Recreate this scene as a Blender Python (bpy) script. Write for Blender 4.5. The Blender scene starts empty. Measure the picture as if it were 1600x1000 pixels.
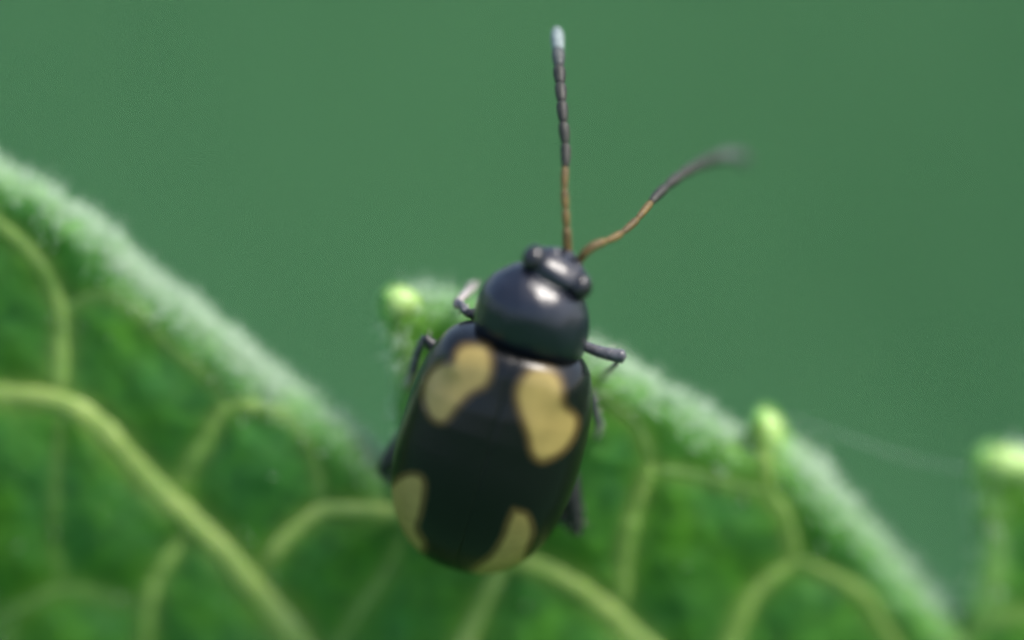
# Flea beetle with four pale spots on the toothed margin of a hairy leaf.  1 unit = 1 mm.
import bpy, math, random
import numpy as np
from mathutils import Vector, Matrix
from mathutils.kdtree import KDTree

scene = bpy.context.scene
random.seed(7); rng = np.random.default_rng(7)
R = math.radians

# ------------------------------------------------------------------ camera
PITCH = 22.0                      # looking down by this much
CAMD = 60.0                       # distance camera - leaf
FOCUS_Z = 0.50                    # height of the sharp plane above the leaf's reference plane
VIEW = Matrix.Rotation(R(90 - PITCH), 4, 'X')      # the leaf's own frame: x along, y up the leaf, z off the leaf
cam_d = bpy.data.cameras.new('camera'); cam = bpy.data.objects.new('camera', cam_d)
scene.collection.objects.link(cam); scene.camera = cam
cam.matrix_world = VIEW @ Matrix.Translation((0, 0, CAMD))
cam_d.sensor_width = 36.0; cam_d.lens = 36.0 * CAMD / 8.0
cam_d.clip_start = 0.5; cam_d.clip_end = 600000
cam_d.dof.use_dof = True; cam_d.dof.focus_distance = CAMD - FOCUS_Z
APERTURE = 0.15 * CAMD           # lens opening in mm
cam_d.dof.aperture_fstop = cam_d.lens * 1e-3 / APERTURE

# ------------------------------------------------------------------ world, sun, exposure
SUN_DIR = Vector((0.50, -0.07, 0.86)).normalized()
sun_el = math.asin(SUN_DIR.z); sun_az = math.atan2(SUN_DIR.x, SUN_DIR.y)
world = bpy.data.worlds.new('World'); scene.world = world; world.use_nodes = True
wn = world.node_tree.nodes; wl = world.node_tree.links; wn.clear()
sky = wn.new('ShaderNodeTexSky'); sky.sky_type = 'NISHITA'; sky.sun_disc = False
sky.dust_density = 3.0; sky.ozone_density = .6; sky.sun_elevation = sun_el; sky.sun_rotation = sun_az
bg = wn.new('ShaderNodeBackground'); bg.inputs['Strength'].default_value = 0.10
wo = wn.new('ShaderNodeOutputWorld')
wl.new(sky.outputs[0], bg.inputs[0]); wl.new(bg.outputs[0], wo.inputs[0])
sd = bpy.data.lights.new('sun', 'SUN'); sd.energy = 1.5; sd.angle = R(14); sd.color = (1, 0.96, 0.9)
sun = bpy.data.objects.new('sun', sd); scene.collection.objects.link(sun)
sun.rotation_euler = SUN_DIR.to_track_quat('Z', 'Y').to_euler()
vs = scene.view_settings; vs.view_transform = 'Standard'; vs.look = 'None'; vs.gamma = 1; vs.exposure = 1.6
vs.use_curve_mapping = False
scene.render.engine = 'CYCLES'; scene.cycles.use_denoising = True
scene.cycles.pixel_filter_type = 'BLACKMAN_HARRIS'; scene.cycles.filter_width = 3.4
scene.cycles.max_bounces = 8

# ------------------------------------------------------------------ helpers
S = 200.0                                             # 200 picture units = 1 mm at the leaf
def L2(px, py): return ((px - 800.0) / S, (500.0 - py) / S)
def P(px, py, z):
    k = (CAMD - z) / CAMD
    x, y = L2(px, py); return Vector((x * k, y * k, z))
def new_mat(name):
    m = bpy.data.materials.new(name); m.use_nodes = True
    nt = m.node_tree; return m, nt.nodes, nt.links, nt.nodes['Principled BSDF']
def mesh_obj(name, verts, faces, mat, parent=None, smooth=True, attrs=None, frame=VIEW):
    me = bpy.data.meshes.new(name)
    vv = np.asarray([tuple(v) for v in verts], dtype=float) if not isinstance(verts, np.ndarray) else verts
    if frame is not None:
        m3 = np.array(frame.to_3x3()); vv = vv @ m3.T
    off = np.array(parent.matrix_world.translation) if parent else np.zeros(3)
    # geometry is written relative to the thing's own origin
    if parent and parent.parent: off = np.zeros(3) + np.array(root_of(parent).matrix_world.translation)
    me.from_pydata((vv - off).tolist(), [], faces)
    if smooth: me.polygons.foreach_set('use_smooth', [True] * len(me.polygons))
    if attrs:
        for k, a in attrs.items():
            at = me.attributes.new(k, 'FLOAT', 'POINT'); at.data.foreach_set('value', np.asarray(a, dtype=np.float32))
    me.materials.append(mat); me.update()
    o = bpy.data.objects.new(name, me); scene.collection.objects.link(o)
    if parent: o.parent = parent
    return o
def root_of(o):
    while o.parent: o = o.parent
    return o
def empty(name, local, label, cat):
    e = bpy.data.objects.new(name, None); scene.collection.objects.link(e)
    e.empty_display_size = 0.3
    e.location = VIEW @ Vector(local); e['label'] = label; e['category'] = cat
    bpy.context.view_layer.update(); return e
def catmull(pts, n):
    p = np.asarray(pts, float); out = []
    q = np.vstack([2 * p[0] - p[1], p, 2 * p[-1] - p[-2]])
    for i in range(1, len(q) - 2):
        t = np.linspace(0, 1, n, endpoint=False)[:, None]
        a, b, c, d = q[i - 1], q[i], q[i + 1], q[i + 2]
        out.append(0.5 * (2 * b + (c - a) * t + (2 * a - 5 * b + 4 * c - d) * t ** 2 + (3 * b - a - 3 * c + d) * t ** 3))
    out.append(p[-1:]); return np.vstack(out)
def tube(pts, radii, sides=12, flat=1.0, caps=True):
    """Tapered tube round a 3-D path, rounded closed ends."""
    p = np.asarray(pts, float); r = np.asarray(radii, float)
    t = np.gradient(p, axis=0); t /= np.linalg.norm(t, axis=1)[:, None] + 1e-12
    up = np.array([0, 0, 1.0]); verts = []; faces = []
    for i in range(len(p)):
        a = np.cross(up, t[i])
        if np.linalg.norm(a) < 1e-3: a = np.cross([1.0, 0, 0], t[i])
        a /= np.linalg.norm(a); b = np.cross(t[i], a)
        for k in range(sides):
            w = 2 * math.pi * k / sides
            verts.append(p[i] + r[i] * (math.cos(w) * a + flat * math.sin(w) * b))
    for i in range(len(p) - 1):
        for k in range(sides):
            k2 = (k + 1) % sides
            faces.append((i * sides + k, i * sides + k2, (i + 1) * sides + k2, (i + 1) * sides + k))
    if caps:
        verts.append(p[0] - t[0] * r[0] * .5); verts.append(p[-1] + t[-1] * r[-1] * .5); n = len(verts)
        for k in range(sides):
            k2 = (k + 1) % sides
            faces.append((n - 2, k2, k)); m = (len(p) - 1) * sides
            faces.append((n - 1, m + k, m + k2))
    return np.array(verts), faces
def interp_rows(table, ys):
    t = np.array(sorted(table), float); ys = np.asarray(ys, float)
    return [np.interp(ys, t[:, 0], t[:, j]) for j in range(1, t.shape[1])]
def smooth01(x): x = np.clip(x, 0, 1); return x * x * (3 - 2 * x)
def vnoise(x, y, seed=0):
    """Smooth value noise on arrays."""
    xi = np.floor(x).astype(int); yi = np.floor(y).astype(int); fx = smooth01(x - xi); fy = smooth01(y - yi)
    def h(a, b): v = np.sin(a * 127.1 + b * 311.7 + seed * 74.7) * 43758.5453; return v - np.floor(v)
    return (h(xi, yi) * (1 - fx) + h(xi + 1, yi) * fx) * (1 - fy) + (h(xi, yi + 1) * (1 - fx) + h(xi + 1, yi + 1) * fx) * fy - .5

# ------------------------------------------------------------------ ground and grass far below
GROUND_Z = -700.0
m_ground, n, l, b = new_mat('meadow_soil')
nz = n.new('ShaderNodeTexNoise'); nz.inputs['Scale'].default_value = .08; nz.inputs['Detail'].default_value = 6
cr = n.new('ShaderNodeValToRGB'); cr.color_ramp.elements[0].color = (.020, .085, .028, 1); cr.color_ramp.elements[1].color = (.035, .135, .045, 1)
tc = n.new('ShaderNodeTexCoord'); l.new(tc.outputs['Object'], nz.inputs['Vector']); l.new(nz.outputs[0], cr.inputs[0]); l.new(cr.outputs[0], b.inputs['Base Color'])
b.inputs['Roughness'].default_value = .9
g = 250000.0
gr = mesh_obj('ground', [(-g, -g, GROUND_Z), (g, -g, GROUND_Z), (g, g, GROUND_Z), (-g, g, GROUND_Z)], [(0, 1, 2, 3)], m_ground, frame=None, smooth=False)
gr['kind'] = 'structure'
m_grass, n, l, b = new_mat('grass_blade')
at = n.new('ShaderNodeAttribute'); at.attribute_name = 'tint'
cr = n.new('ShaderNodeValToRGB'); cr.color_ramp.elements[0].color = (.0245, .119, .038, 1); cr.color_ramp.elements[1].color = (.058, .238, .073, 1)
l.new(at.outputs['Fac'], cr.inputs[0]); l.new(cr.outputs[0], b.inputs['Base Color']); b.inputs['Roughness'].default_value = .55
NB = 100000
cx = rng.uniform(-3000, 3000, NB); cy = rng.uniform(300, 5500, NB); hh = rng.uniform(70, 190, NB); ww = rng.uniform(6, 13, NB)
az = rng.uniform(0, 2 * math.pi, NB); lean = rng.uniform(.2, 1.1, NB); la = rng.uniform(0, 2 * math.pi, NB)
dx, dy = np.cos(az), np.sin(az); lx, ly = np.cos(la) * lean, np.sin(la) * lean
vv = np.zeros((NB, 5, 3))
for k, (f, s, hgt) in enumerate([(0, -1, 0), (0, 1, 0), (.35, 1, .55), (.35, -1, .55), (1, 0, .9)]):
    wk = ww * (1 if hgt == 0 else .9)
    vv[:, k, 0] = cx + dx * wk * s + lx * hh * f; vv[:, k, 1] = cy + dy * wk * s + ly * hh * f; vv[:, k, 2] = GROUND_Z - 1 + hh * hgt
base = np.arange(NB) * 5
faces = [f for q in base.tolist() for f in ((q, q + 1, q + 2, q + 3), (q + 3, q + 2, q + 4))]
grass = mesh_obj('grass', vv.reshape(-1, 3), faces, m_grass, frame=None, smooth=False, attrs={'tint': np.repeat(rng.uniform(0, 1, NB), 5)})
grass['kind'] = 'stuff'; grass['label'] = 'soft green meadow grass far below and behind the leaf'; grass['category'] = 'grass'

# ------------------------------------------------------------------ the leaf
OUT = [(-2900, -1150), (-2500, -1010), (-1900, -720), (-1330, -420), (-1250, -330), (-1262, -390), (-1250, -440), (-1222, -442), (-1000, -330), (-700, -160), (-420, 70), (-250, 200), (-172, 285),
       (-180, 215), (-172, 165), (-145, 150), (-100, 182), (0, 256), (60, 286), (130, 334), (200, 394), (270, 453), (340, 513), (400, 562), (460, 606), (520, 647), (570, 688), (600, 722),
       (614, 728), (620, 690), (622, 640), (617, 585), (606, 535), (595, 495), (594, 470), (609, 452), (650, 447), (700, 452), (760, 466), (820, 490), (900, 525), (960, 553), (1030, 593),
       (1090, 633), (1135, 665), (1160, 688), (1168, 684), (1172, 658), (1180, 638), (1196, 630), (1214, 637), (1232, 660), (1262, 704), (1310, 757), (1360, 815), (1410, 868), (1460, 920),
       (1496, 956), (1515, 958), (1532, 915), (1538, 850), (1534, 780), (1529, 728), (1541, 707), (1570, 702), (1640, 716), (1750, 764), (1850, 830), (1925, 896), (1938, 890), (1942, 856), (1958, 840),
       (1985, 848), (2120, 960), (2300, 1130), (2410, 1262), (2424, 1255), (2428, 1215), (2446, 1203), (2478, 1216), (2650, 1430), (2850, 1800), (3000, 2250), (3080, 2650), (3120, 2900),
       (2800, 3060), (2000, 3220), (900, 3180), (-300, 2800), (-1400, 2000), (-2200, 1000), (-2700, 0), (-2900, -600)]
oc = catmull([L2(*p) for p in OUT + OUT[:1]], 14)[:-1]
# even resampling with a slightly irregular margin
seg = np.linalg.norm(np.diff(np.vstack([oc, oc[:1]]), axis=0), axis=1); cum = np.concatenate([[0], np.cumsum(seg)])
occ = np.vstack([oc, oc[:1]]); ns = int(cum[-1] / .022); ss = np.linspace(0, cum[-1], ns, endpoint=False)
oc = np.stack([np.interp(ss, cum, occ[:, 0]), np.interp(ss, cum, occ[:, 1])], 1)
tan = np.roll(oc, -1, 0) - np.roll(oc, 1, 0); tan /= np.linalg.norm(tan, axis=1)[:, None]
nor = np.stack([-tan[:, 1], tan[:, 0]], 1)                     # left of travel = outward (clockwise on screen)
oc = oc + nor * (.06 * vnoise(ss * 2.6, ss * 0 + 3, 1) + .036 * vnoise(ss * 7.0, ss * 0 + 9, 2))[:, None]
kd_out = KDTree(len(oc))
for i, p in enumerate(oc): kd_out.insert((p[0], p[1], 0), i)
kd_out.balance()
def inside(x, y):
    c = np.zeros(x.shape, bool); X2, Y2 = np.roll(oc[:, 0], -1), np.roll(oc[:, 1], -1)
    for i in range(0, len(oc), 1):
        y1, y2 = oc[i, 1], Y2[i]
        lo, hi = (y1, y2) if y1 < y2 else (y2, y1)
        if lo == hi: continue
        idx = np.where((y > lo) & (y <= hi))
        if len(idx[0]) == 0: continue
        xi = oc[i, 0] + (y[idx] - y1) * (X2[i] - oc[i, 0]) / (y2 - y1)
        c[idx] ^= x[idx] < xi
    return c

VEINS = [  # picture coordinates, start and end width
    ([(-900, 420), (-500, 540), (-200, 600), (0, 616), (80, 626), (165, 676), (242, 765), (300, 815), (370, 882), (430, 960), (480, 1030), (620, 1240), (900, 1640), (1250, 2050)], 24, 46, 1.0),
    ([(-300, 170), (-120, 245), (0, 345), (55, 405), (92, 475), (97, 540), (92, 618)], 20, 30, .8),
    ([(93, 480), (125, 462), (165, 458), (210, 480), (270, 545), (330, 600), (352, 640)], 22, 15, .5),
    ([(272, 758), (312, 700), (352, 640), (410, 640), (450, 652)], 26, 18, .7),
    ([(450, 652), (480, 690), (492, 745), (494, 795)], 16, 20, .5),
    ([(412, 880), (445, 835), (497, 796), (560, 797), (640, 803), (700, 830), (770, 862), (830, 878), (885, 905), (935, 935), (985, 985), (1030, 1030), (1150, 1180), (1400, 1500), (1700, 1750), (1950, 2140)], 24, 36, .9),
    ([(283, 838), (243, 900), (226, 960), (218, 1030), (190, 1150)], 22, 26, .7),
    ([(86, 640), (84, 740), (82, 860), (88, 925)], 14, 16, .35),
    ([(-60, 985), (10, 955), (80, 928), (160, 938), (226, 960)], 22, 18, .55),
    ([(10, 955), (6, 1010), (-10, 1100)], 20, 22, .5),
    ([(640, 803), (606, 890), (560, 955), (505, 1030), (440, 1120)], 16, 26, .45),
    ([(790, 872), (765, 920), (742, 970), (722, 1030), (690, 1150)], 20, 32, .9),
    ([(968, 955), (985, 850), (1003, 770), (1020, 727)], 24, 20, .85),
    ([(1020, 727), (1000, 670), (945, 622), (890, 588), (800, 560), (700, 540)], 20, 14, .6),
    ([(1020, 735), (1100, 745), (1160, 757), (1204, 768)], 20, 20, .65),
    ([(1194, 655), (1198, 715), (1206, 765), (1232, 810), (1246, 876)], 18, 24, .85),
    ([(1246, 878), (1190, 922), (1162, 965), (1145, 1030), (1130, 1120)], 22, 28, .8),
    ([(1246, 876), (1300, 900), (1355, 937), (1395, 990), (1450, 1080)], 22, 24, .75),
    ([(612, 478), (634, 540), (648, 610), (656, 690), (650, 803)], 14, 18, .6),
    ([(1552, 730), (1568, 800), (1566, 900), (1540, 980), (1480, 1060)], 16, 20, .5),
    ([(1540, 980), (1620, 962), (1700, 985), (1800, 1080)], 18, 18, .6),
    ([(-2850, -1100), (-2000, -300), (-1000, 520), (0, 1220), (900, 1800), (1950, 2400), (3080, 2800)], 22, 120, 1.0),
]
vein_paths = []; vp_xy = []; vp_w = []; vp_s = []
for pts, w0, w1, st in VEINS:
    c = catmull([L2(*p) for p in pts], 10); m = len(c)
    c = c + np.stack([vnoise(c[:, 0] * 2.3, c[:, 1] * 2.3, 5), vnoise(c[:, 0] * 2.3, c[:, 1] * 2.3, 6)], 1) * .05
    w = np.linspace(w0, w1, m) / S / 2 * 1.25; vein_paths.append((c, w, st))
    k = np.linspace(0, m - 1, max(m, int(np.linalg.norm(np.diff(c, axis=0), axis=1).sum() / .03))); i0 = np.arange(m)
    vp_xy += list(zip(np.interp(k, i0, c[:, 0]), np.interp(k, i0, c[:, 1]))); vp_w += list(np.interp(k, i0, w)); vp_s += [st] * len(k)
kd_v = KDTree(len(vp_xy))
for i, p in enumerate(vp_xy): kd_v.insert((p[0], p[1], 0), i)
kd_v.balance(); vp_w = np.array(vp_w); vp_s = np.array(vp_s)

ROLL = .36
def leaf_fields(x, y, outside=None):
    n_ = len(x); se = np.zeros(n_); nx_ = np.zeros(n_); vd = np.zeros(n_); vw = np.zeros(n_); vst = np.zeros(n_)
    for i in range(n_):
        q = (x[i], y[i], 0); fo = kd_out.find(q); se[i] = fo[2]; nx_[i] = nor[fo[1], 0]
        f = kd_v.find(q); vd[i] = f[2]; vw[i] = vp_w[f[1]]; vst[i] = vp_s[f[1]]
    if outside is not None: se[outside] = 0
    z = .22 * y - .02 * x * x - .06
    z += .16 * vnoise(x * .8 + 3, y * .8, 3) + .05 * vnoise(x * 2.6, y * 2.6, 4) + .022 * vnoise(x * 7.3, y * 7.3, 8)
    z += .07 * (1 - np.exp(-(vd / .28) ** 2)) * smooth01(se / .5)           # blade swells between the veins
    r = ROLL * (1 + .35 * vnoise(x * 1.3, y * 1.3, 11))
    r = r * (1 - .65 * smooth01((-nx_ - .2) / .5))                            # steep side of each tooth is hardly rolled
    t = np.clip(1 - se / r, 0, 1)
    z -= r * 1.15 * (1 - np.sqrt(np.clip(1 - t * t, 0, 1)))                  # margin rolls back
    vein = np.exp(-(vd / (vw * 1.25)) ** 2) * vst
    return z, se, vein
def grid_axis(a0, lo, hi, a1, fine, cap):
    core = np.arange(lo, hi, fine).tolist(); s = fine; v = hi
    while v < a1: core.append(v); s = min(s * 1.12, cap); v += s
    s = fine; v = lo; left = []
    while v > a0: s = min(s * 1.12, cap); v -= s; left.append(v)
    return np.array(left[::-1] + core)
gx = grid_axis(-19, -4.5, 4.5, 12.2, .03, .22); gy = grid_axis(-14.2, -2.9, 1.9, 8.6, .03, .22)
GX, GY = np.meshgrid(gx, gy); nx, ny = len(gx), len(gy)
ins = inside(GX.ravel(), GY.ravel())
I = ins.reshape(ny, nx); cell = I[:-1, :-1] | I[1:, :-1] | I[:-1, 1:] | I[1:, 1:]
used = np.zeros((ny, nx), bool)
for a in (0, 1):
    for c in (0, 1): used[a:ny - 1 + a, c:nx - 1 + c] |= cell
idx = -np.ones(ny * nx, int); ui = np.where(used.ravel())[0]; idx[ui] = np.arange(len(ui))
px = GX.ravel()[ui].copy(); py = GY.ravel()[ui].copy(); outs = ~ins[ui]
for i in np.where(outs)[0]:
    q = kd_out.find((px[i], py[i], 0))[0]; px[i], py[i] = q[0], q[1]
pz, se, vein = leaf_fields(px, py, outs)
cells = np.argwhere(cell); NV = len(ui); top = []
for r_, c_ in cells.tolist():
    top.append((int(idx[r_ * nx + c_]), int(idx[r_ * nx + c_ + 1]), int(idx[(r_ + 1) * nx + c_ + 1]), int(idx[(r_ + 1) * nx + c_])))
# the underside, a coarser thickness below, joined along the margin
ek = {}
for f in top:
    for a, c in zip(f, f[1:] + f[:1]):
        if (c, a) in ek: del ek[(c, a)]
        else: ek[(a, c)] = 1
thick = .20 + .05 * smooth01(se)
verts = np.vstack([np.stack([px, py, pz], 1), np.stack([px, py, pz - thick], 1)])
faces = top + [(d + NV, c + NV, b_ + NV, a + NV) for a, b_, c, d in top] + [(c, a, a + NV, c + NV) for a, c in ek]
TIPS = [L2(*p) for p in ((618, 500), (1198, 680), (1560, 760), (-150, 200), (1962, 880), (2450, 1240), (-1238, -400))]
tipd = np.min([np.hypot(px - a, py - c) for a, c in TIPS], axis=0); dTip = np.exp(-(tipd / .30) ** 2); dTip = np.concatenate([dTip, dTip])
dEdge = np.concatenate([se, se]); dVein = np.concatenate([vein, vein])

def leaf_material():
    m, n, l, b = new_mat('leaf_blade')
    tc = n.new('ShaderNodeTexCoord')
    def noise(scale, det, rough=.55):
        z = n.new('ShaderNodeTexNoise'); z.inputs['Scale'].default_value = scale; z.inputs['Detail'].default_value = det
        z.inputs['Roughness'].default_value = rough; l.new(tc.outputs['Object'], z.inputs['Vector']); return z
    n1 = noise(1.7, 4); n2 = noise(6.5, 4, .65)
    r1 = n.new('ShaderNodeValToRGB'); e = r1.color_ramp.elements
    e[0].position = .36; e[0].color = (.040, .178, .028, 1); e[1].position = .66; e[1].color = (.066, .225, .010, 1)
    l.new(n1.outputs[0], r1.inputs[0])
    r2 = n.new('ShaderNodeValToRGB'); e = r2.color_ramp.elements
    e[0].position = .3; e[0].color = (.62, .66, .66, 1); e[1].position = .75; e[1].color = (1.35, 1.28, 1.1, 1); l.new(n2.outputs[0], r2.inputs[0])
    mx = n.new('ShaderNodeMix'); mx.data_type = 'RGBA'; mx.blend_type = 'MULTIPLY'; mx.inputs[0].default_value = 1
    l.new(r1.outputs[0], mx.inputs[6]); l.new(r2.outputs[0], mx.inputs[7])
    av = n.new('ShaderNodeAttribute'); av.attribute_name = 'vein'
    mv = n.new('ShaderNodeMix'); mv.data_type = 'RGBA'; mv.inputs[7].default_value = (.20, .30, .055, 1)
    l.new(av.outputs['Fac'], mv.inputs[0]); l.new(mx.outputs[2], mv.inputs[6])
    ae = n.new('ShaderNodeAttribute'); ae.attribute_name = 'edge'
    re = n.new('ShaderNodeValToRGB'); e = re.color_ramp.elements
    e[0].position = 0; e[0].color = (.7, .7, .7, 1); e[1].position = .36; e[1].color = (0, 0, 0, 1); l.new(ae.outputs['Fac'], re.inputs[0])
    me = n.new('ShaderNodeMix'); me.data_type = 'RGBA'; me.inputs[7].default_value = (.27, .55, .16, 1)
    ap = n.new('ShaderNodeAttribute'); ap.attribute_name = 'tip'
    mt = n.new('ShaderNodeMix'); mt.data_type = 'RGBA'; mt.inputs[7].default_value = (.15, .34, .012, 1)
    l.new(ap.outputs['Fac'], mt.inputs[0]); l.new(mv.outputs[2], mt.inputs[6])
    n4 = noise(3.2, 3); mr = n.new('ShaderNodeMapRange'); mr.inputs['From Min'].default_value = .35; mr.inputs['From Max'].default_value = .65; mr.inputs['To Min'].default_value = .35; mr.inputs['To Max'].default_value = 1.15; l.new(n4.outputs[0], mr.inputs['Value'])
    mm = n.new('ShaderNodeMath'); mm.operation = 'MULTIPLY'; mm.use_clamp = True; l.new(re.outputs[0], mm.inputs[0]); l.new(mr.outputs[0], mm.inputs[1])
    l.new(mm.outputs[0], me.inputs[0]); l.new(mt.outputs[2], me.inputs[6])
    l.new(me.outputs[2], b.inputs['Base Color'])
    b.inputs['Roughness'].default_value = .48; b.inputs['Specular IOR Level'].default_value = .28
    b.inputs['Sheen Weight'].default_value = .08; b.inputs['Sheen Roughness'].default_value = .5; b.inputs['Sheen Tint'].default_value = (.9, 1, .95, 1)
    n3 = noise(26, 4, .6); bp = n.new('ShaderNodeBump'); bp.inputs['Strength'].default_value = .55; bp.inputs['Distance'].default_value = .03
    l.new(n3.outputs[0], bp.inputs['Height']); l.new(bp.outputs[0], b.inputs['Normal'])
    tr = n.new('ShaderNodeBsdfTranslucent'); hs = n.new('ShaderNodeHueSaturation'); hs.inputs['Value'].default_value = 1.6
    l.new(me.outputs[2], hs.inputs['Color']); l.new(hs.outputs[0], tr.inputs['Color'])
    ms = n.new('ShaderNodeMixShader'); ms.inputs[0].default_value = .36
    l.new(b.outputs[0], ms.inputs[1]); l.new(tr.outputs[0], ms.inputs[2]); l.new(ms.outputs[0], n['Material Output'].inputs[0])
    return m
m_leaf = leaf_material()
m_vein, n, l, b = new_mat('leaf_vein')
nz = n.new('ShaderNodeTexNoise'); nz.inputs['Scale'].default_value = 4; tc = n.new('ShaderNodeTexCoord'); l.new(tc.outputs['Object'], nz.inputs['Vector'])
cr = n.new('ShaderNodeValToRGB'); cr.color_ramp.elements[0].color = (.20, .31, .055, 1); cr.color_ramp.elements[1].color = (.30, .39, .09, 1)
cr.color_ramp.elements[0].position = .3; cr.color_ramp.elements[1].position = .7
l.new(nz.outputs[0], cr.inputs[0]); l.new(cr.outputs[0], b.inputs['Base Color']); b.inputs['Roughness'].default_value = .5
b.inputs['Subsurface Weight'].default_value = .3; b.inputs['Subsurface Radius'].default_value = (.1, .15, .03); b.inputs['Subsurface Scale'].default_value = .6
m_veinlet = m_vein.copy(); m_veinlet.name = 'leaf_veinlet'
e = [x for x in m_veinlet.node_tree.nodes if x.type == 'VALTORGB'][0].color_ramp.elements; e[0].color = (.075, .19, .026, 1); e[1].color = (.13, .245, .042, 1)
m_midvein = m_vein.copy(); m_midvein.name = 'leaf_side_vein'
e = [x for x in m_midvein.node_tree.nodes if x.type == 'VALTORGB'][0].color_ramp.elements; e[0].color = (.12, .24, .03, 1); e[1].color = (.21, .32, .06, 1)
m_gland, n, l, b = new_mat('tooth_gland')
b.inputs['Base Color'].default_value = (.36, .52, .15, 1); b.inputs['Roughness'].default_value = .4
b.inputs['Subsurface Weight'].default_value = .5; b.inputs['Subsurface Radius'].default_value = (.12, .15, .03)
nz = n.new('ShaderNodeTexNoise'); nz.inputs['Scale'].default_value = 12; tc = n.new('ShaderNodeTexCoord'); l.new(tc.outputs['Object'], nz.inputs['Vector'])
cr = n.new('ShaderNodeValToRGB'); cr.color_ramp.elements[0].color = (.24, .42, .08, 1); cr.color_ramp.elements[1].color = (.36, .50, .17, 1); l.new(nz.outputs[0], cr.inputs[0]); l.new(cr.outputs[0], b.inputs['Base Color'])

bx, by = L2(3110, 2850); bz = float(leaf_fields(np.array([bx - .3]), np.array([by + .1]))[0][0])
leaf = empty('leaf', (bx, by, bz), 'large toothed green leaf with pale yellow veins and a fuzzy white margin, under the beetle', 'leaf')
mesh_obj('blade', verts, faces, m_leaf, leaf, attrs={'edge': dEdge, 'vein': dVein, 'tip': dTip})
# veins: low rounded ribs lying on the blade
for c, w, st in vein_paths:
    z, _, _ = leaf_fields(c[:, 0], c[:, 1])
    keep = np.array([bool(v) for v in inside(c[:, 0], c[:, 1])]); c, w, z = c[keep], w[keep], z[keep]
    tn = np.gradient(c, axis=0); tn /= np.linalg.norm(tn, axis=1)[:, None]; nm = np.stack([-tn[:, 1], tn[:, 0]], 1)
    prof = np.linspace(0, math.pi, 9); vs_ = []; fs = []
    jit = 1 + .25 * vnoise(c[:, 0] * 5, c[:, 1] * 5, 21)
    if st < .7: w = w * .8
    tip = np.clip(np.minimum(np.arange(len(c)), np.arange(len(c))[::-1]) / 4.0 + .25, 0, 1)
    for i in range(len(c)):
        ww_ = w[i] * jit[i] * tip[i]
        for a in prof:
            xy = c[i] + nm[i] * ww_ * math.cos(a); vs_.append((xy[0], xy[1], z[i] - .03 + (.028 + ww_ * .25 * st) * math.sin(a)))
    k = len(prof)
    for i in range(len(c) - 1):
        for j in range(k - 1): fs.append((i * k + j, (i + 1) * k + j, (i + 1) * k + j + 1, i * k + j + 1))
        fs.append((i * k + k - 1, (i + 1) * k + k - 1, (i + 1) * k, i * k))
    fs.append(tuple(range(k))); fs.append(tuple((len(c) - 1) * k + j for j in range(k))[::-1])
    mesh_obj('vein', np.array(vs_), fs, m_vein if st >= .9 else m_midvein if st >= .7 else m_veinlet, leaf)
# swollen pale tips of the teeth
for (tx, ty), rr, dr, dz in [((598, 475), 29, (.8, .0), -.075), ((1195, 643), 29, (.12, -1.0), .03), ((1541, 727), 30, (1.25, -.1), -.075), ((-158, 175), 26, (1, -.6), -.05), ((1962, 862), 22, (1, -.6), -.05), ((2448, 1224), 22, (1, -.6), -.05), ((-1238, -420), 22, (1, -.4), -.05)]:
    x, y = L2(tx, ty); z0 = float(leaf_fields(np.array([x]), np.array([y]))[0][0]); r_ = rr / S
    pts = []; rad = []
    for t in np.linspace(0, 1, 9):
        pts.append((x + dr[0] * t * .34, y + dr[1] * t * .34, z0 + dz + .02 * t)); rad.append(r_ * math.sqrt(max(.06, 1 - (1 - t / .45) ** 2 if t < .45 else 1 - .75 * ((t - .45) / .55) ** 1.5)))
    v, f = tube(pts, rad, 14); mesh_obj('tooth_tip', v, f, m_gland, leaf)
# short white hairs, thickest on the rolled margin
m_hair, n, l, b = new_mat('leaf_hair')
b.inputs['Base Color'].default_value = (.74, .86, .70, 1); b.inputs['Roughness'].default_value = .4
tr = n.new('ShaderNodeBsdfTranslucent'); tr.inputs['Color'].default_value = (.74, .87, .70, 1); ms = n.new('ShaderNodeMixShader'); ms.inputs[0].default_value = .45
l.new(b.outputs[0], ms.inputs[1]); l.new(tr.outputs[0], ms.inputs[2]); l.new(ms.outputs[0], n['Material Output'].inputs[0])
vis = np.where((oc[:, 0] > -6) & (oc[:, 0] < 6) & (oc[:, 1] > -4) & (oc[:, 1] < 3.5))[0]
H = 13500
ci = rng.choice(vis, H); inset = np.abs(rng.normal(0, .11, H)) + .004
clump = vnoise(ss[ci] * 2.2, ss[ci] * 0, 31) + .5
keep = rng.uniform(0, 1, H) < .15 + 1.1 * np.clip(clump, 0, 1) ** 1.5; ci = ci[keep]; inset = inset[keep]
keep = (nor[ci, 0] > -.3) | (rng.uniform(0, 1, len(ci)) < .12); ci = ci[keep]; inset = inset[keep]
hx = oc[ci, 0] - nor[ci, 0] * inset + rng.uniform(-.02, .02, len(ci)); hy = oc[ci, 1] - nor[ci, 1] * inset + rng.uniform(-.02, .02, len(ci))
NH2 = 200
hx = np.concatenate([hx, rng.uniform(-5, 5, NH2)]); hy = np.concatenate([hy, rng.uniform(-3.4, 2.4, NH2)])
ok = inside(hx, hy)
for tx, ty in ((608, 474), (1196, 648), (1550, 724)):
    x, y = L2(tx, ty); ok &= np.hypot(hx - x, hy - y) > .19 * rng.uniform(.7, 1.3, len(hx))
hx, hy = hx[ok], hy[ok]
hz, hse, _ = leaf_fields(hx, hy)
eps = .02
zx = leaf_fields(hx + eps, hy)[0]; zy = leaf_fields(hx, hy + eps)[0]
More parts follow.
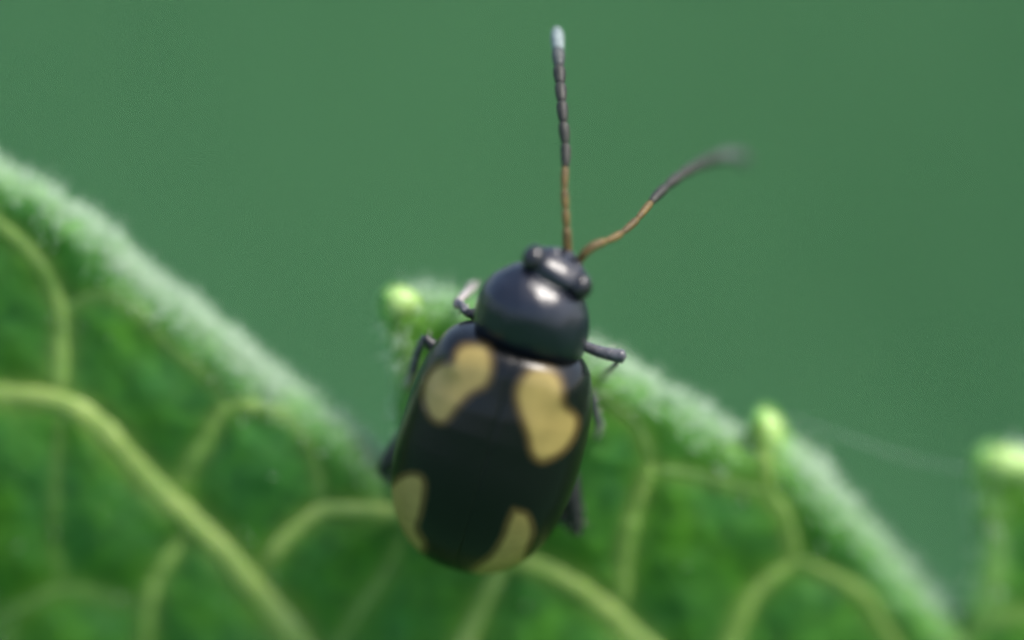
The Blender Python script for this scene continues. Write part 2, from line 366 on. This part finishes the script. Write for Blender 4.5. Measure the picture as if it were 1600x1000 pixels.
nn = np.stack([-(zx - hz) / eps, -(zy - hz) / eps, np.ones_like(hz)], 1); nn = np.clip(nn, -3, 3); nn /= np.linalg.norm(nn, axis=1)[:, None]
dirs = nn + rng.normal(0, .45, nn.shape); dirs /= np.linalg.norm(dirs, axis=1)[:, None]
ln = rng.uniform(.05, .19, len(hx)) * np.where(hse < .5, 1, .6); rad = rng.uniform(.0035, .0065, len(hx))
side = np.cross(dirs, rng.normal(0, 1, dirs.shape)); side /= np.linalg.norm(side, axis=1)[:, None]; s2 = np.cross(dirs, side)
root = np.stack([hx, hy, hz - .01], 1); bend = side * (ln * .25)[:, None]
hv = np.zeros((len(hx), 7, 3))
for k in range(3):
    w = 2 * math.pi * k / 3; o_ = (math.cos(w) * side + math.sin(w) * s2) * rad[:, None]
    hv[:, k] = root + o_; hv[:, 3 + k] = root + dirs * (ln * .55)[:, None] + bend * .3 + o_ * .8
hv[:, 6] = root + dirs * ln[:, None] + bend
hf = []
for q in range(len(hx)):
    o_ = q * 7
    for k in range(3):
        k2 = (k + 1) % 3; hf.append((o_ + k, o_ + k2, o_ + 3 + k2, o_ + 3 + k)); hf.append((o_ + 3 + k, o_ + 3 + k2, o_ + 6))
hair = mesh_obj('hair', hv.reshape(-1, 3), hf, m_hair, leaf); hair['kind'] = 'stuff'
# leaf stalk and stem down to the ground
wb = VIEW @ Vector((bx, by, bz)); VI = VIEW.inverted()
sp = catmull([tuple(wb + Vector(o)) for o in [(-1.2, .3, .4), (0, 0, 0), (4, 1, -3), (14, 4, -12), (24, 7, -40), (30, 9, -120), (34, 10, -380)]] + [(wb.x + 36, wb.y + 10, GROUND_Z - 4)], 8)
v, f = tube(sp, np.interp(np.linspace(0, 1, len(sp)), [0, .3, .5, 1], [.5, .6, 1.4, 2.6]), 14)
mesh_obj('stem', v, f, m_veinlet, leaf, frame=None)

# ------------------------------------------------------------------ the beetle
BP = R(20); BC = P(765, 700, .33)
_a = math.atan2(.28, .96)
BU = Vector((math.cos(_a), -math.sin(_a), 0)); B0 = Vector((math.sin(_a), math.cos(_a), 0)); BZ = Vector((0, 0, 1))
BF = B0 * math.cos(BP) + BZ * math.sin(BP); BN = -B0 * math.sin(BP) + BZ * math.cos(BP)
BM = np.array([BU, BF, BN]); KP = 1 / (S * math.cos(BP))
def bee(a, b_, z): return BC + BU * (a / S) + BF * (b_ * KP) + BN * z              # a, b in picture units along the body, z in mm above its widest level
m_black, n, l, b = new_mat('black_cuticle')
b.inputs['Base Color'].default_value = (.006, .008, .015, 1); b.inputs['Roughness'].default_value = .30; b.inputs['IOR'].default_value = 1.56  # slight blue in the base colour stands in for the sky sheen
tc = n.new('ShaderNodeTexCoord'); nz = n.new('ShaderNodeTexVoronoi'); nz.inputs['Scale'].default_value = 34; l.new(tc.outputs['Object'], nz.inputs['Vector'])
bp = n.new('ShaderNodeBump'); bp.inputs['Strength'].default_value = .25; bp.inputs['Distance'].default_value = .006; l.new(nz.outputs['Distance'], bp.inputs['Height'])
lo = n.new('ShaderNodeTexNoise'); lo.inputs['Scale'].default_value = 5; lo.inputs['Detail'].default_value = 2; l.new(tc.outputs['Object'], lo.inputs['Vector'])
b2 = n.new('ShaderNodeBump'); b2.inputs['Strength'].default_value = .6; b2.inputs['Distance'].default_value = .05; l.new(lo.outputs[0], b2.inputs['Height'])
l.new(bp.outputs[0], b2.inputs['Normal']); l.new(b2.outputs[0], b.inputs['Normal'])
def elytron_material():
    m, n, l, b = new_mat('spotted_elytron')
    at = n.new('ShaderNodeAttribute'); at.attribute_name = 'spot'
    cr = n.new('ShaderNodeValToRGB'); e = cr.color_ramp.elements
    e[0].position = .36; e[0].color = (.004, .005, .005, 1); e[1].position = .64; e[1].color = (.31, .235, .075, 1)
    x = cr.color_ramp.elements.new(.50); x.color = (.09, .06, .02, 1)
    l.new(at.outputs['Fac'], cr.inputs[0])
    tc = n.new('ShaderNodeTexCoord'); nz = n.new('ShaderNodeTexNoise'); nz.inputs['Scale'].default_value = 7; nz.inputs['Detail'].default_value = 4; l.new(tc.outputs['Object'], nz.inputs['Vector'])
    mr = n.new('ShaderNodeMapRange'); mr.inputs['To Min'].default_value = .75; mr.inputs['To Max'].default_value = 1.2; l.new(nz.outputs[0], mr.inputs['Value'])
    mx = n.new('ShaderNodeMix'); mx.data_type = 'RGBA'; mx.blend_type = 'MULTIPLY'; mx.inputs[0].default_value = 1
    l.new(cr.outputs[0], mx.inputs[6]); l.new(mr.outputs[0], mx.inputs[7]); l.new(mx.outputs[2], b.inputs['Base Color'])
    b.inputs['Roughness'].default_value = .26; b.inputs['IOR'].default_value = 1.45; b.inputs['Specular IOR Level'].default_value = .36
    vo = n.new('ShaderNodeTexVoronoi'); vo.inputs['Scale'].default_value = 26; l.new(tc.outputs['Object'], vo.inputs['Vector'])
    bp = n.new('ShaderNodeBump'); bp.inputs['Strength'].default_value = .22; bp.inputs['Distance'].default_value = .004; l.new(vo.outputs['Distance'], bp.inputs['Height']); l.new(bp.outputs[0], b.inputs['Normal'])
    return m
m_elytron = elytron_material()
m_eye, n, l, b = new_mat('eye'); b.inputs['Base Color'].default_value = (.008, .008, .010, 1); b.inputs['Roughness'].default_value = .22
vo = n.new('ShaderNodeTexVoronoi'); vo.inputs['Scale'].default_value = 60; tc = n.new('ShaderNodeTexCoord'); l.new(tc.outputs['Object'], vo.inputs['Vector'])
bp = n.new('ShaderNodeBump'); bp.inputs['Strength'].default_value = .2; bp.inputs['Distance'].default_value = .004; l.new(vo.outputs['Distance'], bp.inputs['Height']); l.new(bp.outputs[0], b.inputs['Normal'])
def limb_mat(name, c0, c1, rough=.4):
    m, n, l, b = new_mat(name); nz = n.new('ShaderNodeTexNoise'); nz.inputs['Scale'].default_value = 14; tc = n.new('ShaderNodeTexCoord'); l.new(tc.outputs['Object'], nz.inputs['Vector'])
    cr = n.new('ShaderNodeValToRGB'); cr.color_ramp.elements[0].position = .35; cr.color_ramp.elements[1].position = .65
    cr.color_ramp.elements[0].color = (*c0, 1); cr.color_ramp.elements[1].color = (*c1, 1); l.new(nz.outputs[0], cr.inputs[0]); l.new(cr.outputs[0], b.inputs['Base Color']); b.inputs['Roughness'].default_value = rough
    return m
m_leg = limb_mat('dark_leg', (.007, .007, .009), (.016, .015, .016))
m_tibia = limb_mat('grey_brown_tibia', (.035, .036, .045), (.10, .10, .11), .35)
m_tarsus = limb_mat('pale_tarsus', (.20, .17, .15), (.42, .38, .36), .5)
m_amber = limb_mat('amber_antenna', (.065, .040, .006), (.13, .08, .014), .6)
m_dark = limb_mat('dark_antenna', (.010, .010, .007), (.026, .026, .018), .6)
m_tip = limb_mat('downy_tip_sheen', (.11, .14, .14), (.21, .26, .25), .6)  # pale sheen of the downy end joint, put into its colour

m_grey = limb_mat('greyish_antenna', (.03, .036, .034), (.07, .08, .075), .6)
foot = P(765, 720, -.25)
beetle = empty('flea_beetle', tuple(foot), 'shiny black flea beetle with four pale tan spots, standing on the leaf margin', 'beetle')

# body: abdomen, pronotum and head as one continuous surface.  b, centre a, half width, top, bottom, skew
BODY = [(-190, 0, 5, .02, -.04, 0), (-175, 0, 55, .10, -.14, 0), (-130, 0, 98, .28, -.26, 0), (-50, 0, 124, .44, -.34, 0), (50, 0, 126, .44, -.34, 0), (120, 1, 114, .40, -.32, 0), (146, 3, 100, .315, -.30, 0),
        (160, 6, 84, .24, -.29, 0), (167, 9, 76, .20, -.29, 0), (170, 11, 80, .235, -.28, 0), (174, 11, 85, .285, -.29, 0), (184, 10, 89, .345, -.29, .02), (200, 8, 91, .385, -.29, .04), (220, 7, 91, .405, -.29, .06),
        (238, 7, 87, .40, -.28, .08), (254, 9, 78, .37, -.27, .10), (266, 12, 67, .325, -.26, .13), (274, 14, 58, .28, -.25, .16), (278, 16, 51, .245, -.25, .18), (280, 17, 44, .205, -.24, .2), (283, 19, 42, .19, -.23, .24), (289, 22, 43, .19, -.22, .28),
        (295, 25, 50, .19, -.2, .29), (302, 28, 48, .165, -.18, .29), (308, 31, 40, .125, -.17, .29), (313, 33, 31, .07, -.16, .29), (317, 34, 22, .01, -.15, .29), (320, 35, 12, -.05, -.14, .29), (322, 35, 4, -.08, -.12, .29)]
bt = np.array(BODY, float); tt = np.arange(len(bt)); tq = np.linspace(0, len(bt) - 1, 150)
rows = np.stack([np.interp(tq, tt, bt[:, j]) for j in range(6)], 1)
kern = np.array([.25, .5, .25])
for _ in range(2):
    for j in range(6): rows[1:-1, j] = np.convolve(rows[:, j], kern, 'valid')
NSEG = 56; bv = []; bf = []
for b_, ca, hw, zt, zb, sk in rows:
    for k in range(NSEG):
        w = 2 * math.pi * k / NSEG; cs, sn = math.cos(w), math.sin(w)
        a = hw * math.copysign(abs(cs) ** .92, cs); z = (zt if sn > 0 else -zb) * math.copysign(abs(sn) ** .95, sn)
        bv.append(bee(ca + a, b_ - a * sk, z))
for i in range(len(rows) - 1):
    for k in range(NSEG):
        k2 = (k + 1) % NSEG; bf.append((i * NSEG + k, (i + 1) * NSEG + k, (i + 1) * NSEG + k2, i * NSEG + k2))
bf.append(tuple(range(NSEG))); bf.append(tuple((len(rows) - 1) * NSEG + k for k in range(NSEG))[::-1])
body = mesh_obj('body', bv, bf, m_black, beetle); body['label'] = 'glossy black head, pronotum and abdomen, tinted with a blue sheen'

# elytra with pale spots
SPOTS = [[(722, 540), (745, 536), (763, 543), (769, 573), (760, 601), (736, 615), (714, 637), (696, 659), (676, 656), (662, 628), (663, 596), (682, 572), (705, 566), (712, 550)],
         [(814, 592), (834, 576), (862, 579), (879, 600), (881, 632), (901, 652), (898, 680), (880, 705), (850, 721), (832, 710), (825, 680), (811, 640), (807, 612)],
         [(622, 747), (640, 740), (658, 744), (664, 762), (658, 800), (652, 826), (664, 852), (650, 880), (618, 860), (600, 800), (604, 765)],
         [(803, 797), (824, 804), (833, 830), (824, 862), (812, 900), (750, 920), (738, 892), (768, 866), (785, 840), (794, 815)]]
def spot_field(pts3):
    k = CAMD / (CAMD - pts3[:, 2]); X = 800 + pts3[:, 0] * k * S; Y = 500 - pts3[:, 1] * k * S
    best = np.full(len(X), -1e9)
    for poly in SPOTS:
        q = catmull(poly + poly[:1], 6)[:-1]; q2 = np.roll(q, -1, 0)
        d = np.full(len(X), 1e9); c = np.zeros(len(X), bool)
        for (x1, y1), (x2, y2) in zip(q, q2):
            ex, ey = x2 - x1, y2 - y1; t = np.clip(((X - x1) * ex + (Y - y1) * ey) / (ex * ex + ey * ey + 1e-9), 0, 1)
            d = np.minimum(d, np.hypot(X - x1 - t * ex, Y - y1 - t * ey))
            if y1 != y2:
                h_ = ((y1 > Y) != (y2 > Y)) & (X < x1 + (Y - y1) * ex / (y2 - y1)); c ^= h_
        best = np.maximum(best, np.where(c, d, -d))
    return np.clip(.5 + best / 70.0, 0, 1)
ELY = [(0, 144, .57), (50, 143, .562), (85, 139, .54), (110, 134, .51), (130, 128, .49), (146, 121, .475), (156, 115, .455), (164, 107, .43), (170, 98, .40), (175, 87, .35), (179, 72, .28), (182, 58, .2)]
et = np.array(ELY); q = np.concatenate([-197 * np.sin(np.linspace(math.pi / 2, 0, 90)), np.linspace(3, 182, 84)])
t_ = np.clip(-q / 197, 0, 1)
qw = np.where(q <= 0, 144 * np.clip(1 - t_ ** 2.4, 0, 1) ** .46, np.interp(q, et[:, 0], et[:, 1])); qh = np.where(q <= 0, .57 * np.clip(1 - t_ ** 2.2, 0, 1) ** .60, np.interp(q, et[:, 0], et[:, 2]))
for _ in range(4): qw[60:-1] = np.convolve(qw[59:], kern, 'valid'); qh[60:-1] = np.convolve(qh[59:], kern, 'valid')
NA = 70
for sgn in (-1, 1):
    ev = []; ef = []
    for b_, w, h_ in zip(q, qw, qh):
        for k in range(NA):
            ph = R(112) * k / (NA - 1); a = w * math.sin(ph) ** .94 if ph > 0 else 0
            z = h_ * math.copysign(abs(math.cos(ph)) ** .96, math.cos(ph)) - .0025 * math.exp(-(a / 3) ** 2)
            hum = .03 * math.exp(-((b_ - 138) / 22) ** 2 - ((a - 92) / 22) ** 2)           # shoulder bump
            ev.append(bee(sgn * a, b_, z + hum))
    for i in range(len(q) - 1):
        for k in range(NA - 1):
            f = (i * NA + k, (i + 1) * NA + k, (i + 1) * NA + k + 1, i * NA + k + 1); ef.append(f if sgn < 0 else f[::-1])
    ev = np.array([tuple(v) for v in ev])
    e_ = mesh_obj('elytron', ev, ef, m_elytron, beetle, attrs={'spot': spot_field(ev)})
    sm = e_.modifiers.new('thickness', 'SOLIDIFY'); sm.thickness = .02; sm.offset = -1
    e_['label'] = 'black wing case with a large front and a small rear tan spot, ' + ('left' if sgn < 0 else 'right') + ' side of the body'
# eyes
def ellipsoid(c, ax, n1=20, n2=14):
    v = []; f = []
    for i in range(n2 + 1):
        t = math.pi * i / n2
        for k in range(n1):
            w = 2 * math.pi * k / n1
            v.append(c + ax[0] * math.sin(t) * math.cos(w) + ax[1] * math.sin(t) * math.sin(w) + ax[2] * math.cos(t))
    for i in range(n2):
        for k in range(n1): f.append((i * n1 + k, (i + 1) * n1 + k, (i + 1) * n1 + (k + 1) % n1, i * n1 + (k + 1) % n1))
    return v, f
for a, b_ in ((-16, 304), (64, 283)):
    v, f = ellipsoid(bee(a, b_, .06), (BU * .095, BF * .115, BN * .12)); mesh_obj('eye', v, f, m_eye, beetle)
# antennae: eleven joints each
ANT = [([(888, 408, .80), (885, 350, .84), (882, 290, .80), (884, 240, .72), (879, 175, .62), (874, 110, .40), (870, 44, .12)], 'upright antenna, amber at the base with a pale sheen painted on its downy tip'),
       ([(899, 417, .80), (922, 388, .84), (962, 370, .72), (992, 346, .56), (1028, 304, .30), (1066, 272, .02), (1104, 252, -.36), (1138, 243, -.70), (1168, 249, -1.0)], 'bent antenna reaching sideways, amber at the base')]
SEGL = np.array([1.5, .8, .95, 1.05, 1.1, 1.0, 1.05, 1.0, 1.0, 1.0, 1.35]); SEGL = np.concatenate([[0], np.cumsum(SEGL)]) / SEGL.sum()
for pts, lab in ANT:
    c = catmull([tuple(P(*p)) for p in pts], 30); d = np.concatenate([[0], np.cumsum(np.linalg.norm(np.diff(c, axis=0), axis=1))]); d /= d[-1]
    ae = bpy.data.objects.new('antenna', None); scene.collection.objects.link(ae); ae.parent = beetle; ae['label'] = lab; ae.empty_display_size = .1
    for s in range(11):
        t = np.linspace(SEGL[s] - .002, SEGL[s + 1] + .002, 11); pp = np.stack([np.interp(t, d, c[:, j]) for j in range(3)], 1)
        u = np.linspace(0, 1, 11); r0 = (.036 if s == 0 else .031 if s < 4 else .041 + .0022 * (s - 4))
        prof = r0 * (.62 + .42 * np.sin(math.pi * np.clip(u * .82 + .05, 0, 1)) ** .8 * (.6 + .5 * u)); prof[0] *= .8; prof[-1] *= .75
        if s == 10: prof = r0 * np.sqrt(np.clip(1 - (np.clip(u - .45, 0, 1) / .58) ** 2, .05, 1)) * np.linspace(.85, 1.08, 11)
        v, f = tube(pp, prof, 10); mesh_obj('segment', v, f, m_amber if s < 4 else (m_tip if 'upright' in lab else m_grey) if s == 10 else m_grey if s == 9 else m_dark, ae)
# legs
def lz(px_, py_):
    x, y = L2(px_, py_); return float(leaf_fields(np.array([x]), np.array([y]))[0][0])
LEGS = [  # hip, knee, ankle, toe (picture units, depth), radii, label
    ([(860, 525, .38), (914, 541, .44), (974, 557, .50), (938, 592, None)], (.062, .048, .020), 'front leg held out over the leaf margin'),
    ([(880, 612, .16), (927, 622, .16), (937, 662, .02), (932, 682, None)], (.05, .028, .022), 'middle leg with an amber tarsus'),
    ([(878, 690, .06), (902, 832, -.12), (856, 795, -.30), (835, 815, None)], (.088, .04, .024), 'thick black hind leg'),
    ([(800, 505, .42), (728, 488, .46), (714, 474, .34), (742, 444, None)], (.055, .034, .032), 'front leg with a pale downy tarsus'),
    ([(720, 585, .22), (663, 527, .30), (645, 580, .10), (634, 605, None)], (.055, .030, .024), 'middle leg bent beside the wing case'),
    ([(668, 640, .10), (597, 738, -.10), (640, 765, -.26), (628, 800, None)], (.088, .04, .024), 'thick black hind leg')]
for pts, (rf, rt, rs), lab in LEGS:
    le = bpy.data.objects.new('leg', None); scene.collection.objects.link(le); le.parent = beetle; le['label'] = lab; le.empty_display_size = .1
    pts = [p if p[2] is not None else (p[0], p[1], lz(p[0], p[1]) + rs * .6) for p in pts]
    A, K, N_, T = [np.array(P(*p)) for p in pts]
    u = np.linspace(0, 1, 14)[:, None]
    v, f = tube(A + (K - A) * u, rf * np.array([.55 + .45 * math.sin(math.pi * (.12 + .76 * x)) for x in u[:, 0]]) * np.where(u[:, 0] > .9, .82, 1), 14); mesh_obj('femur', v, f, m_leg, le)
    bow = np.cross(N_ - K, [0, 0, 1.0]); bow = bow / (np.linalg.norm(bow) + 1e-9) * .012
    v, f = tube(K + (N_ - K) * u + bow * np.sin(math.pi * u), rt * (.85 + .3 * u[:, 0]), 10); mesh_obj('tibia', v, f, m_tibia, le)
    ts = np.linspace(0, 1, 25)[:, None]; sag = np.array([0, 0, .05])
    v, f = tube(N_ + (T - N_) * ts + sag * np.sin(math.pi * ts), rs * (.72 + .34 * np.abs(np.sin(math.pi * 4 * ts[:, 0])) ** .7), 9); mesh_obj('tarsus', v, f, m_tarsus, le)
    # bristles along the tibia and femur
    bvv = []; bff = []
    for src, dst, r_, cnt in ((A + (K - A) * .35, K, rf * .85, 26), (K, N_, rt, 20), (N_, T, rs, 30)):
        for _ in range(cnt):
            t = random.random(); c = src + (dst - src) * t; ax = (dst - src) / np.linalg.norm(dst - src)
            q_ = np.cross(ax, rng.normal(0, 1, 3)); q_ /= np.linalg.norm(q_); s_ = np.cross(ax, q_); o_ = len(bvv)
            for k in range(3): bvv.append(c + q_ * r_ * .8 + (math.cos(2.094 * k) * ax + math.sin(2.094 * k) * s_) * .0035)
            bvv.append(c + q_ * (r_ + .045) + ax * .03); bff += [(o_, o_ + 1, o_ + 3), (o_ + 1, o_ + 2, o_ + 3), (o_ + 2, o_, o_ + 3)]
    br = mesh_obj('bristle', bvv, bff, m_tarsus, le); br['kind'] = 'stuff'

# ------------------------------------------------------------------ a strand of silk between two teeth
m_silk, n, l, b = new_mat('silk'); b.inputs['Base Color'].default_value = (.75, .8, .78, 1); b.inputs['Roughness'].default_value = .3
c = catmull([tuple(P(1225, 650, lz(1225, 655) + .02)), tuple(P(1320, 682, -.5)), tuple(P(1430, 718, -.68)), tuple(P(1545, 740, lz(1545, 735) + .02))], 10)
v, f = tube(c, np.full(len(c), .0013), 6)
silk = mesh_obj('silk_thread', v, f, m_silk); silk['label'] = 'faint strand of silk strung between two leaf teeth'; silk['category'] = 'thread'
